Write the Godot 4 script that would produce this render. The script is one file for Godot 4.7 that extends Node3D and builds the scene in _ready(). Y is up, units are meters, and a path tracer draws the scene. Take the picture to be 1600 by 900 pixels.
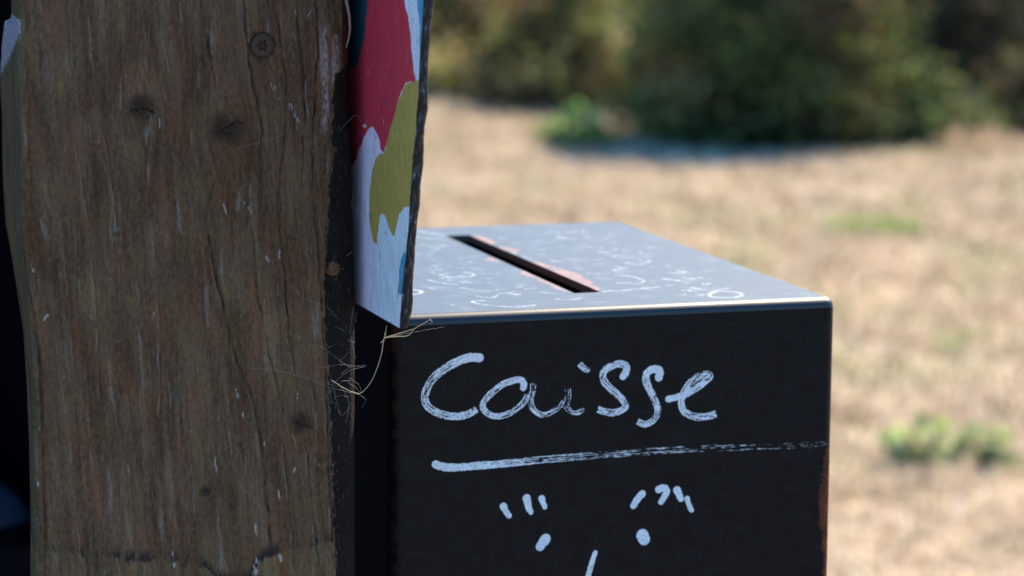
extends Node3D
# A painted cash box beside a weathered post, dry meadow and bushes behind.
# Metres, y up. Features traced on a face are given in photograph pixels and laid onto that face's real plane.

const F := 4700.0                       # lens in photograph pixels
const PITCH := 0.14963
const ROLL := 0.0080
const YAW := 0.31422                    # the box, the post and the panel share this turn
const CAM_H := 1.4
const TOP := 1.19204                    # height of the box top
const BOX_W := 0.21
const BOX_D := 0.287
const BOX_H := 0.34
const ORIGIN := Vector3(-0.0514, 0.0, -1.29333)   # ground point under the box's front left corner
const POST_W := -0.030                  # plane of the post's front (distance behind the box front)
const PANEL_U := -0.0205                # plane of the painted panel's left face

var rng := RandomNumberGenerator.new()
var ax_u := Vector3(cos(YAW), 0, -sin(YAW))
var ax_w := Vector3(-sin(YAW), 0, -cos(YAW))
var taken := {}
var lut := PackedByteArray()

func _ready() -> void:
	rng.seed = 7
	make_lut()
	camera_and_light()
	ground()
	bushes()
	cabinet()
	post()
	panel()
	cash_box()
	weeds()
	cobwebs()
	dry_grass()

# ------------------------------------------------------------------ camera, sky, sun
func camera_and_light() -> void:
	var cam := Camera3D.new()
	cam.name = "camera"
	var lens := CameraAttributesPhysical.new()
	lens.frustum_focal_length = F * 24.0 / 900.0
	lens.exposure_aperture = 13.0
	lens.frustum_focus_distance = 1.275
	lens.frustum_near = 0.05
	lens.frustum_far = 400.0
	cam.attributes = lens
	cam.fov = rad_to_deg(2.0 * atan(450.0 / F))
	cam.near = 0.05
	cam.far = 400.0
	cam.position = Vector3(0, CAM_H, 0)
	cam.rotation = Vector3(-PITCH, 0, ROLL)
	add_child(cam)
	var sky_look := ProceduralSkyMaterial.new()
	sky_look.sky_top_color = Color(0.25, 0.475, 0.765)
	sky_look.sky_horizon_color = Color(0.45, 0.775, 0.93)
	sky_look.sky_curve = 0.18
	sky_look.ground_bottom_color = Color(0.3, 0.25, 0.18)
	sky_look.ground_horizon_color = Color(0.45, 0.42, 0.38)
	sky_look.sun_angle_max = 1.0
	var sky := Sky.new()
	sky.sky_material = sky_look
	var env := Environment.new()
	env.background_mode = Environment.BG_SKY
	env.sky = sky
	env.background_energy_multiplier = 0.72
	env.tonemap_mode = Environment.TONE_MAPPER_LINEAR
	env.tonemap_exposure = 3.4
	env.sdfgi_enabled = true
	env.ssao_enabled = true
	env.ssil_enabled = true
	var we := WorldEnvironment.new()
	we.name = "air"
	we.environment = env
	add_child(we)
	var sun := DirectionalLight3D.new()
	sun.name = "sun"
	sun.light_color = Color(1.0, 0.95, 0.86)
	sun.light_energy = 1.6
	sun.light_angular_distance = 0.5
	sun.shadow_enabled = true
	var az := deg_to_rad(33.0)
	var el := deg_to_rad(46.0)
	var s := Vector3(sin(az) * cos(el), sin(el), -cos(az) * cos(el))
	sun.position = s * 50.0
	add_child(sun)
	sun.look_at_from_position(s * 50.0, Vector3.ZERO, Vector3.UP)

# ------------------------------------------------------------------ helpers
func make_lut() -> void:
	lut.resize(4097)
	for i in 4097:
		var c := Color(i / 4096.0, 0, 0).linear_to_srgb()
		lut[i] = int(round(clampf(c.r, 0, 1) * 255.0))

func enc(v: float) -> int:
	return lut[int(clampf(v, 0.0, 1.0) * 4096.0)]

func numbered(called: String) -> String:
	taken[called] = taken.get(called, -1) + 1
	return called if taken[called] == 0 else "%s_%03d" % [called, taken[called]]

func tag(o: Node3D, label: String, category: String, group := "", kind := "") -> void:
	if label: o.set_meta("label", label)
	if category: o.set_meta("category", category)
	if group: o.set_meta("group", group)
	if kind: o.set_meta("kind", kind)

func thing(called: String, at: Vector3, turn := 0.0) -> Node3D:
	var o := Node3D.new()
	o.name = numbered(called)
	add_child(o)
	o.position = at
	o.rotation.y = turn
	return o

func part(parent: Node, called: String, mesh: Mesh, mat: Material = null) -> MeshInstance3D:
	var o := MeshInstance3D.new()
	o.name = called
	o.mesh = mesh
	if mat: o.material_override = mat
	parent.add_child(o, true)
	return o

func paint(c: Color, rough: float, spec := 0.5) -> StandardMaterial3D:
	# c holds linear values
	var m := StandardMaterial3D.new()
	m.albedo_color = c.linear_to_srgb()
	m.roughness = rough
	m.metallic_specular = spec
	return m

func noise(seed_no: int, freq := 1.0, octaves := 3) -> FastNoiseLite:
	var n := FastNoiseLite.new()
	n.seed = seed_no
	n.noise_type = FastNoiseLite.TYPE_SIMPLEX_SMOOTH
	n.frequency = freq
	n.fractal_octaves = octaves
	return n

# where the line of sight through a photograph pixel meets a plane of the shared frame; gives (u, y above box top, w)
func hit(px: float, py: float, axis: String, val: float) -> Vector3:
	var a := px - 800.0
	var b := py - 450.0
	var h := a * cos(ROLL) + b * sin(ROLL)
	var v := -a * sin(ROLL) + b * cos(ROLL)
	var d := Vector3(h, -sin(PITCH) * F - cos(PITCH) * v, -cos(PITCH) * F + sin(PITCH) * v) / F
	var eye := Vector3(0, CAM_H, 0) - (ORIGIN + Vector3(0, TOP, 0))
	var n := ax_u if axis == "u" else (ax_w if axis == "w" else Vector3.UP)
	var t := (val - eye.dot(n)) / d.dot(n)
	var p := eye + d * t
	return Vector3(p.dot(ax_u), p.y, p.dot(ax_w))

func to_ground(px: float, py: float) -> Vector3:
	var q := hit(px, py, "y", -TOP)
	return ORIGIN + ax_u * q.x + ax_w * q.z

func lerp_table(t: Array, y: float) -> float:
	# t holds [y, value] pairs, y rising
	if y <= t[0][0]: return t[0][1]
	for i in range(1, t.size()):
		if y <= t[i][0]:
			return lerpf(t[i - 1][1], t[i][1], (y - t[i - 1][0]) / (t[i][0] - t[i - 1][0]))
	return t[-1][1]

func smooth_path(pts: PackedVector2Array, step: float) -> PackedVector2Array:
	var out := PackedVector2Array()
	for i in pts.size() - 1:
		var p0 := pts[maxi(i - 1, 0)]
		var p1 := pts[i]
		var p2 := pts[i + 1]
		var p3 := pts[mini(i + 2, pts.size() - 1)]
		var n := maxi(1, int(ceil(p1.distance_to(p2) / step)))
		for k in n:
			out.append(p1.cubic_interpolate(p2, p0, p3, float(k) / n))
	out.append(pts[-1])
	return out

func texture_of(w: int, h: int, data: PackedByteArray, fmt := Image.FORMAT_RGB8) -> ImageTexture:
	return ImageTexture.create_from_image(Image.create_from_data(w, h, false, fmt, data))

# grid of points (rows of equal length) into a surface; uvs likewise
func grid_surface(mesh: ArrayMesh, rows: Array, uvs: Array, mat: Material, flip := false) -> void:
	var st := SurfaceTool.new()
	st.begin(Mesh.PRIMITIVE_TRIANGLES)
	st.set_smooth_group(0)
	var n: int = rows[0].size()
	for j in rows.size():
		for i in n:
			st.set_uv(uvs[j][i])
			st.add_vertex(rows[j][i])
	for j in rows.size() - 1:
		for i in n - 1:
			var a := j * n + i
			var q := [a, a + 1, a + n + 1, a, a + n + 1, a + n]
			if flip: q.reverse()
			for k in q: st.add_index(k)
	st.generate_normals()
	st.generate_tangents()
	st.commit(mesh)
	mesh.surface_set_material(mesh.get_surface_count() - 1, mat)

func add_tube(st: SurfaceTool, pts: PackedVector3Array, r0: float, r1: float, sides := 5) -> void:
	var ring: Array = []
	for i in pts.size():
		var d := (pts[mini(i + 1, pts.size() - 1)] - pts[maxi(i - 1, 0)]).normalized()
		var s := d.cross(Vector3(0.31, 0.22, 0.92)).normalized()
		var t := s.cross(d)
		var r := lerpf(r0, r1, float(i) / maxi(1, pts.size() - 1))
		var loop := PackedVector3Array()
		for k in sides:
			var a := TAU * k / sides
			loop.append(pts[i] + (s * cos(a) + t * sin(a)) * r)
		ring.append(loop)
	for i in pts.size() - 1:
		for k in sides:
			var l := (k + 1) % sides
			for p in [ring[i][k], ring[i + 1][l], ring[i + 1][k], ring[i][k], ring[i][l], ring[i + 1][l]]:
				st.add_vertex(p)

func add_box(st: SurfaceTool, lo: Vector3, hi: Vector3) -> void:
	var b := BoxMesh.new()
	b.size = hi - lo
	st.append_from(b, 0, Transform3D(Basis(), (lo + hi) / 2.0))

# ------------------------------------------------------------------ ground
func ground_height(x: float, z: float) -> float:
	return 0.035 * sin(x * 0.9 + z * 0.37) * sin(z * 0.53 - x * 0.21) * smoothstep(-2.0, -5.0, z)

func ground() -> void:
	var n1 := noise(11, 0.02, 4)
	var n2 := noise(12, 0.11, 3)
	var size := 512
	var data := PackedByteArray()
	data.resize(size * size * 3)
	for j in size:
		for i in size:
			var a := n1.get_noise_2d(i, j)
			var b := n2.get_noise_2d(i, j * 2.0)
			var k := clampf(0.5 + 0.7 * a + 0.5 * b, 0, 1)
			var c := Color(0.24, 0.165, 0.105).lerp(Color(0.44, 0.33, 0.22), k)
			var o := (j * size + i) * 3
			data[o] = enc(c.r)
			data[o + 1] = enc(c.g)
			data[o + 2] = enc(c.b)
	var m := StandardMaterial3D.new()
	m.albedo_texture = texture_of(size, size, data)
	m.uv1_triplanar = true
	m.uv1_world_triplanar = true
	m.uv1_scale = Vector3(0.45, 0.45, 0.45)
	m.roughness = 1.0
	m.metallic_specular = 0.1
	var xs: Array = []
	for i in range(-60, 61):
		xs.append(signf(i) * (absf(i) * 0.25 + pow(maxf(absf(i) - 40.0, 0.0), 2.2) * 0.2))
	var rows: Array = []
	var uvs: Array = []
	for j in range(0, 121):
		var t := j - 60.0
		var z: float = -12.0 + signf(t) * (absf(t) * 0.25 + pow(maxf(absf(t) - 40.0, 0.0), 2.2) * 0.2)
		var row := PackedVector3Array()
		var uv := PackedVector2Array()
		for x in xs:
			row.append(Vector3(x, ground_height(x, z), z))
			uv.append(Vector2(x, z))
		rows.append(row)
		uvs.append(uv)
	var mesh := ArrayMesh.new()
	grid_surface(mesh, rows, uvs, m)
	var o := part(self, "ground", mesh)
	tag(o, "pale dry summer ground under the straw", "ground", "", "structure")
	# unseen asphalt lane, added so warm ground bounce stays off the shaded faces
	var st := SurfaceTool.new()
	st.begin(Mesh.PRIMITIVE_TRIANGLES)
	add_box(st, Vector3(-40, -0.12, -0.95), Vector3(40, 0.012, 7.5))
	var lane := part(self, "added_road", st.commit(), paint(Color(0.112, 0.108, 0.10), 0.9, 0.3))
	tag(lane, "unseen grey asphalt lane added in front of the post and the box to cool the bounced light", "added_road", "", "structure")

func blade(st: SurfaceTool, at: Vector3, dir: float, length: float, width: float, lean: float, c: Color) -> void:
	var f := Vector3(cos(dir), 0, sin(dir))
	var s := Vector3(-f.z, 0, f.x) * width * 0.5
	var p1 := at + f * length * lean * 0.35 + Vector3.UP * length * (1.0 - lean * 0.7) * 0.6
	var p2 := at + f * length * lean + Vector3.UP * length * (1.0 - lean * 0.85)
	for q in [at - s, at + s, p1 + s * 0.8, at - s, p1 + s * 0.8, p1 - s * 0.8, p1 - s * 0.8, p1 + s * 0.8, p2]:
		st.set_color(c)
		st.add_vertex(q)

func leaf_material(backlight: float) -> StandardMaterial3D:
	var m := StandardMaterial3D.new()
	m.vertex_color_use_as_albedo = true
	m.roughness = 0.8
	m.metallic_specular = 0.15
	m.cull_mode = BaseMaterial3D.CULL_DISABLED
	m.backlight_enabled = true
	m.backlight = Color(backlight, backlight, backlight)
	return m

func dry_grass() -> void:
	var r := RandomNumberGenerator.new()
	r.seed = 21
	var straw := leaf_material(0.35)
	var patch := noise(31, 1.1, 3)
	var green_bits := noise(33, 1.6, 2)
	var mottle := noise(32, 2.2, 3)
	for v in 3:
		var st := SurfaceTool.new()
		st.begin(Mesh.PRIMITIVE_TRIANGLES)
		for k in 16:
			var tone := r.randf()
			var c := Color(0.45, 0.33, 0.225).lerp(Color(0.63, 0.525, 0.39), tone)
			if r.randf() < 0.07: c = Color(0.22, 0.15, 0.10)
			if r.randf() < 0.05: c = Color(0.20, 0.25, 0.08)
			var p := Vector3(r.randf_range(-0.035, 0.035), 0, r.randf_range(-0.035, 0.035))
			blade(st, p, r.randf() * TAU, r.randf_range(0.03, 0.13), r.randf_range(0.0025, 0.006), r.randf_range(0.5, 1.05), c)
		st.generate_normals()
		var mesh := st.commit()
		mesh.surface_set_material(0, straw)
		var places: Array = []
		var tints: Array = []
		while places.size() < 36000:
			var d := sqrt(r.randf_range(4.2 * 4.2, 21.0 * 21.0))
			var x := d * r.randf_range(-0.32, 0.38)
			var p := Vector3(x, 0, -d)
			var thick := patch.get_noise_2d(p.x * 1.0, p.z * 0.6)
			if thick < -0.25 and r.randf() < 0.45: continue
			p.y = ground_height(p.x, p.z)
			var s := r.randf_range(0.6, 1.25) * (1.0 + 0.5 * maxf(0.0, thick))
			places.append(Transform3D(Basis(Vector3.UP, r.randf() * TAU).scaled(Vector3(s, s * r.randf_range(0.6, 1.1), s)), p))
			var t := r.randf_range(0.8, 1.1) * (1.0 + 0.42 * mottle.get_noise_2d(p.x, p.z * 0.8))
			var gr := smoothstep(0.30, 0.5, green_bits.get_noise_2d(p.x, p.z * 0.7)) * 0.22
			tints.append(Color(t * (1.0 - 0.45 * gr), t * r.randf_range(0.95, 1.0), t * r.randf_range(0.88, 1.0) * (1.0 - 0.6 * gr)))
		var mm := MultiMesh.new()
		mm.transform_format = MultiMesh.TRANSFORM_3D
		mm.use_colors = true
		mm.mesh = mesh
		mm.instance_count = places.size()
		for i in places.size():
			mm.set_instance_transform(i, places[i])
			mm.set_instance_color(i, tints[i])
		var o := MultiMeshInstance3D.new()
		o.name = numbered(["dry_grass", "straw_litter", "dead_grass"][v])
		o.multimesh = mm
		add_child(o)
		tag(o, ["pale dry grass covering the sunny meadow", "straw lying over the sunny meadow", "dead bent grass stalks over the sunny meadow"][v], "dry grass", "", "stuff")

# ------------------------------------------------------------------ bushes and weeds
func leaf(st: SurfaceTool, r: RandomNumberGenerator, p: Vector3, size: float, c: Color) -> void:
	var b := Basis.from_euler(Vector3(r.randf_range(-1.4, 1.4), r.randf() * TAU, r.randf_range(-1.0, 1.0)))
	var x := b.x * size * 0.32
	var z := b.z * size
	var y := b.y * size * 0.1
	for q in [p, p + z * 0.5 + x + y, p + z, p, p + z, p + z * 0.5 - x + y]:
		st.set_color(c)
		st.add_vertex(q)

func bush(label: String, at: Vector3, width: float, height: float, depth: float, leaves: int, size: float, palette: Array, seed_no: int) -> void:
	var r := RandomNumberGenerator.new()
	r.seed = seed_no
	var back := Vector3(at.x, 0, at.z).normalized() * depth * 0.5
	var t := thing("bush", at + back)
	tag(t, label, "bush", "bushes along the edge of the meadow")
	var wood := SurfaceTool.new()
	wood.begin(Mesh.PRIMITIVE_TRIANGLES)
	var st := SurfaceTool.new()
	st.begin(Mesh.PRIMITIVE_TRIANGLES)
	var clumps := int(leaves / 110.0)
	for k in clumps:
		var a := r.randf() * TAU
		var hy := pow(r.randf(), 1.5)
		var reach := (0.86 + 0.3 * sin(hy * 5.0)) * sqrt(maxf(0.02, 1.0 - pow(hy, 2.6)))
		var q := pow(r.randf(), 0.35) * reach
		var c := Vector3(cos(a) * q * width * 0.5, maxf(0.04, hy * height), sin(a) * q * depth * 0.5)
		if k % 2 == 0:
			var mid := Vector3(c.x * 0.35, c.y * 0.5, c.z * 0.35) + Vector3(r.randf_range(-0.08, 0.08), 0, r.randf_range(-0.08, 0.08))
			add_tube(wood, PackedVector3Array([Vector3(c.x * 0.1, -0.05, c.z * 0.1), mid, c]), 0.018, 0.004, 4)
		var tone: Color = palette[r.randi() % palette.size()]
		var lum := pow(r.randf_range(0.45, 1.35), 1.6)
		tone = Color(tone.r * lum, tone.g * lum, tone.b * lum)
		var rad := r.randf_range(0.10, 0.24) * (0.7 + 0.3 * height)
		for l in 110:
			var off := Vector3(r.randfn(), r.randfn() * 0.75, r.randfn()) * rad * 0.5
			var p := c + off
			if p.y < 0.01: p.y = r.randf_range(0.01, 0.15)
			var f := r.randf_range(0.75, 1.25)
			leaf(st, r, p, size * r.randf_range(0.6, 1.3), Color(tone.r * f, tone.g * f, tone.b * f))
	wood.generate_normals()
	st.generate_normals()
	part(t, "trunk", wood.commit(), paint(Color(0.09, 0.07, 0.05), 0.9))
	part(t, "crown", st.commit(), leaf_material(0.75))

func bushes() -> void:
	var olive := [Color(0.25, 0.22, 0.075), Color(0.17, 0.17, 0.06), Color(0.29, 0.245, 0.10), Color(0.22, 0.13, 0.07), Color(0.10, 0.10, 0.045)]
	var green := [Color(0.11, 0.14, 0.045), Color(0.15, 0.18, 0.06), Color(0.18, 0.165, 0.065), Color(0.14, 0.09, 0.05)]
	var dark := [Color(0.09, 0.10, 0.04), Color(0.11, 0.115, 0.048), Color(0.13, 0.095, 0.052)]
	var grey := [Color(0.17, 0.17, 0.09), Color(0.13, 0.16, 0.06), Color(0.20, 0.14, 0.085), Color(0.14, 0.19, 0.05)]
	bush("olive brown bush left of the bright green weed", to_ground(715, 150), 1.3, 0.60, 1.2, 9000, 0.05, olive, 101)
	bush("broad sunlit olive bush behind the bright green weed", to_ground(880, 175), 1.3, 0.62, 1.2, 10000, 0.05, olive, 102)
	bush("dark green bush casting the deep shade on the straw", to_ground(1140, 236), 0.95, 1.2, 1.2, 13000, 0.05, green, 103)
	bush("low grey green bush spreading over the straw edge", to_ground(1430, 236), 0.75, 0.28, 0.6, 3600, 0.045, grey, 104)
	bush("tall blackish bush behind the low grey green bush", to_ground(1480, 150), 1.7, 2.2, 1.3, 15000, 0.06, dark, 105)
	bush("small dusky shrub at the foot of the blackish bush", to_ground(1610, 225), 0.5, 0.30, 0.5, 2400, 0.045, grey, 106)
	bush("tall deep green bush at the back of the olive bushes", to_ground(840, 40), 4.6, 1.3, 1.6, 15000, 0.08, olive, 107)
	bush("tall nearly black bush at the back of the dark ones", to_ground(1480, 70), 4.0, 2.6, 1.6, 18000, 0.08, dark, 108)
	bush("olive bush half hidden behind the painted panel", to_ground(520, 135), 1.6, 0.7, 1.3, 7000, 0.055, olive, 109)
	bush("leafy green bush between the olive and the blackish bush", to_ground(1275, 240), 0.75, 1.3, 1.0, 11000, 0.05, green, 110)

func weed(label: String, at: Vector3, width: float, height: float, count: int, tones: Array, seed_no: int, leafy := true, called := "weed", category := "weed", group := "green weeds in the dry meadow") -> void:
	var r := RandomNumberGenerator.new()
	r.seed = seed_no
	var t := thing(called, at)
	tag(t, label, category, group)
	var st := SurfaceTool.new()
	st.begin(Mesh.PRIMITIVE_TRIANGLES)
	var stems := SurfaceTool.new()
	stems.begin(Mesh.PRIMITIVE_TRIANGLES)
	for k in count:
		var a := r.randf() * TAU
		var q := sqrt(r.randf())
		var p := Vector3(cos(a) * q * width * 0.5, 0.0, sin(a) * q * width * 0.35)
		var c: Color = tones[r.randi() % tones.size()]
		var f := r.randf_range(0.75, 1.25)
		c = Color(c.r * f, c.g * f, c.b * f)
		if leafy:
			var h := height * (1.0 - 0.6 * q) * r.randf_range(0.3, 1.0)
			leaf(st, r, p + Vector3(0, h, 0), r.randf_range(0.03, 0.07), c)
			if k % 6 == 0:
				add_tube(stems, PackedVector3Array([Vector3(p.x * 0.4, -0.02, p.z * 0.4), Vector3(p.x * 0.7, h * 0.6, p.z * 0.7), p + Vector3(0, h, 0)]), 0.003, 0.0015, 4)
		else:
			blade(st, p, r.randf() * TAU, height * r.randf_range(0.5, 1.2), 0.006, r.randf_range(0.2, 0.9), c)
	st.generate_normals()
	part(t, "foliage", st.commit(), leaf_material(0.95))
	if leafy:
		stems.generate_normals()
		part(t, "stem", stems.commit(), paint(Color(0.12, 0.16, 0.06), 0.8))

func weeds() -> void:
	var fresh := [Color(0.12, 0.25, 0.06), Color(0.17, 0.31, 0.08), Color(0.22, 0.34, 0.16)]
	var soft := [Color(0.23, 0.31, 0.10), Color(0.30, 0.38, 0.15), Color(0.42, 0.40, 0.25)]
	var lime := [Color(0.22, 0.31, 0.08), Color(0.27, 0.35, 0.11), Color(0.32, 0.34, 0.16)]
	weed("bright green leafy weed at the shaded foot of the bushes", to_ground(900, 228), 0.36, 0.18, 300, fresh + lime, 201)
	weed("low patch of lime green grass in the open straw", to_ground(1365, 366), 0.38, 0.11, 460, lime, 202, false)
	weed("dark leafy green weed clump beside the box", to_ground(1440, 722), 0.15, 0.09, 64, soft, 203)
	weed("lighter leafy green weed clump beside the dark one", to_ground(1535, 722), 0.14, 0.09, 64, soft, 204)
	weed("tiny green sprout behind the box top", to_ground(1080, 365), 0.08, 0.10, 50, lime, 205, false)
	weed("tiny green sprout next to the painted panel", to_ground(682, 312), 0.14, 0.10, 80, lime, 206, false)
	weed("faint green sprout amid the straw above the weed clumps", to_ground(1490, 545), 0.14, 0.08, 50, lime, 207, false)
	weed("tuft of tall dry grass at the edge of the dark bush", to_ground(1535, 245), 0.36, 0.22, 260, [Color(0.45, 0.33, 0.22), Color(0.36, 0.24, 0.16), Color(0.5, 0.4, 0.28)], 209, false, "dry_grass_tuft", "grass tuft", "")
	weed("yellow green weed growing through the low bush", to_ground(1490, 215), 0.30, 0.22, 220, lime, 208)

# ------------------------------------------------------------------ the dark stall behind the post
func cabinet() -> void:
	var t := thing("stall_cabinet", ORIGIN + ax_u * -0.52 + ax_w * 0.55, YAW)
	tag(t, "black open fronted stall cabinet in deep shade behind the post", "cabinet")
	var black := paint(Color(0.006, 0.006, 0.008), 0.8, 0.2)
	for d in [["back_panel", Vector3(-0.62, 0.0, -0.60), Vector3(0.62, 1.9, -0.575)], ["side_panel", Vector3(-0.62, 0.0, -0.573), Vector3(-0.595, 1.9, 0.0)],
			["side_panel", Vector3(0.50, 0.0, -0.573), Vector3(0.525, 1.9, 0.0)], ["added_roof", Vector3(-0.70, 1.902, -0.65), Vector3(0.60, 1.93, 0.12)], ["shelf", Vector3(-0.593, 0.89, -0.573), Vector3(0.498, 0.915, -0.22)]]:  # roof out of view, added to darken the inside
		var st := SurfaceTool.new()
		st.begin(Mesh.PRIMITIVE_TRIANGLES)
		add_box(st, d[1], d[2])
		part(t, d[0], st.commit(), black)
	# folded blue cloth on the shelf
	var c := thing("blue_cloth", t.position + ax_u * 0.31 + Vector3(0, 0.9155, 0) + ax_w * 0.32, YAW)
	tag(c, "dark blue cloth heaped on the shelf in the black cabinet", "cloth")
	var nz := noise(41, 6.0, 3)
	var rows: Array = []
	var uvs: Array = []
	for j in 25:
		var row := PackedVector3Array()
		var uv := PackedVector2Array()
		for i in 49:
			var a := TAU * i / 48.0
			var e := PI * 0.5 * j / 24.0
			var q := Vector3(cos(a) * cos(e) * 0.19, sin(e) * 0.075, sin(a) * cos(e) * 0.08)
			q *= 1.0 + 0.16 * nz.get_noise_3d(q.x, q.y * 2.0, q.z)
			q.y = maxf(q.y, 0.0)
			row.append(q)
			uv.append(Vector2(i / 48.0, j / 24.0))
		rows.append(row)
		uvs.append(uv)
	var mesh := ArrayMesh.new()
	var cloth := paint(Color(0.09, 0.10, 0.13), 0.95, 0.1)
	grid_surface(mesh, rows, uvs, cloth, true)
	part(c, "folds", mesh)

# ------------------------------------------------------------------ the weathered post
const WT_W := 896
const WT_H := 1344
const W_LO := -0.172                    # texture covers this height range (above the box top) ...
const W_HI := 0.188
const A_SPAN := 0.232                   # ... and this length round the post: left side, front, worn right edge
const SIDE := 0.045
const K := 1024.0 / WT_W                # grain sizes below are for a texture 1024 wide

var arris := [[-60, 29], [0, 30], [100, 31], [175, 33], [290, 33], [360, 36], [420, 42], [465, 46], [540, 51], [600, 53], [700, 55], [900, 58], [960, 58]]
var outline := [[-60, 17], [0, 17], [28, 17], [34, 6], [70, 2], [130, -1], [180, 2], [290, 4], [350, 8], [380, 14], [440, 24], [480, 30], [520, 36], [600, 41], [700, 45], [800, 47], [960, 47]]
var right_edge := [[-60, 546], [0, 546], [130, 546], [300, 551], [475, 555], [960, 555]]

func edge_u(table: Array, y: float, plane_w: float) -> float:
	# the edge's place on its plane at this height; pixel rows are found by stepping
	var row := 450.0
	for k in 4:
		var q := hit(lerp_table(table, row), row, "w", plane_w)
		row += (q.y - y) * 3750.0
	return hit(lerp_table(table, row), row, "w", plane_w).x

func on_post(px: float, py: float) -> Vector2:
	# pixel -> texel of the wood texture (front face)
	var q := hit(px, py, "w", POST_W)
	return Vector2((SIDE + q.x - post_left) / A_SPAN * WT_W, (W_HI - q.y) / (W_HI - W_LO) * WT_H)

var post_left := 0.0
var groove := PackedFloat32Array()
var ridge := PackedFloat32Array()

func scratch(px: Array, width: float, dark: float, light: float) -> void:
	# a split in the wood: dark in the gap, its left lip paler: worn wood, with the lit edge painted in
	var pts := PackedVector2Array()
	for p in px: pts.append(on_post(p[0], p[1]))
	var path := smooth_path(pts, 0.7)
	var wob := noise(int(px[0][0]) * 7 + int(px[0][1]), 0.02, 3)
	for i in path.size():
		var t := float(i) / path.size()
		var fade := minf(1.0, minf(t, 1.0 - t) * 8.0)
		var k := wob.get_noise_1d(i * 0.7)
		var amp := clampf(0.75 + k * 1.1, 0.1, 1.2) * fade
		var cx := path[i].x + wob.get_noise_1d(i * 0.7 + 900.0) * 3.0
		var yy := int(path[i].y)
		if yy < 0 or yy >= WT_H: continue
		for dx in range(-7, 8):
			var xx := int(cx) + dx
			if xx < 0 or xx >= WT_W: continue
			var d := absf(xx - cx) / width
			var g := exp(-d * d) * dark * amp
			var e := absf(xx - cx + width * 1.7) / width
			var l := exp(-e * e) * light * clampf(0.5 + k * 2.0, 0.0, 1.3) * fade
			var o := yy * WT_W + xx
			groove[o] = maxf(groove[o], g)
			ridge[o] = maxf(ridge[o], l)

func fleck(px: float, py: float, length: float, width: float, slant: float, cover: PackedFloat32Array) -> void:
	var p := on_post(px, py)
	for j in range(int(-length), int(length) + 1):
		for i in range(int(-width) - 1, int(width) + 2):
			var xx := int(p.x + i + slant * j)
			var yy := int(p.y + j)
			if xx < 0 or yy < 0 or xx >= WT_W or yy >= WT_H: continue
			var d := pow(i / (width + 0.01), 2.0) + pow(j / (length + 0.01), 2.0)
			if d < 1.0: cover[yy * WT_W + xx] = maxf(cover[yy * WT_W + xx], clampf((1.0 - d) * 2.5, 0, 1))

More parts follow.
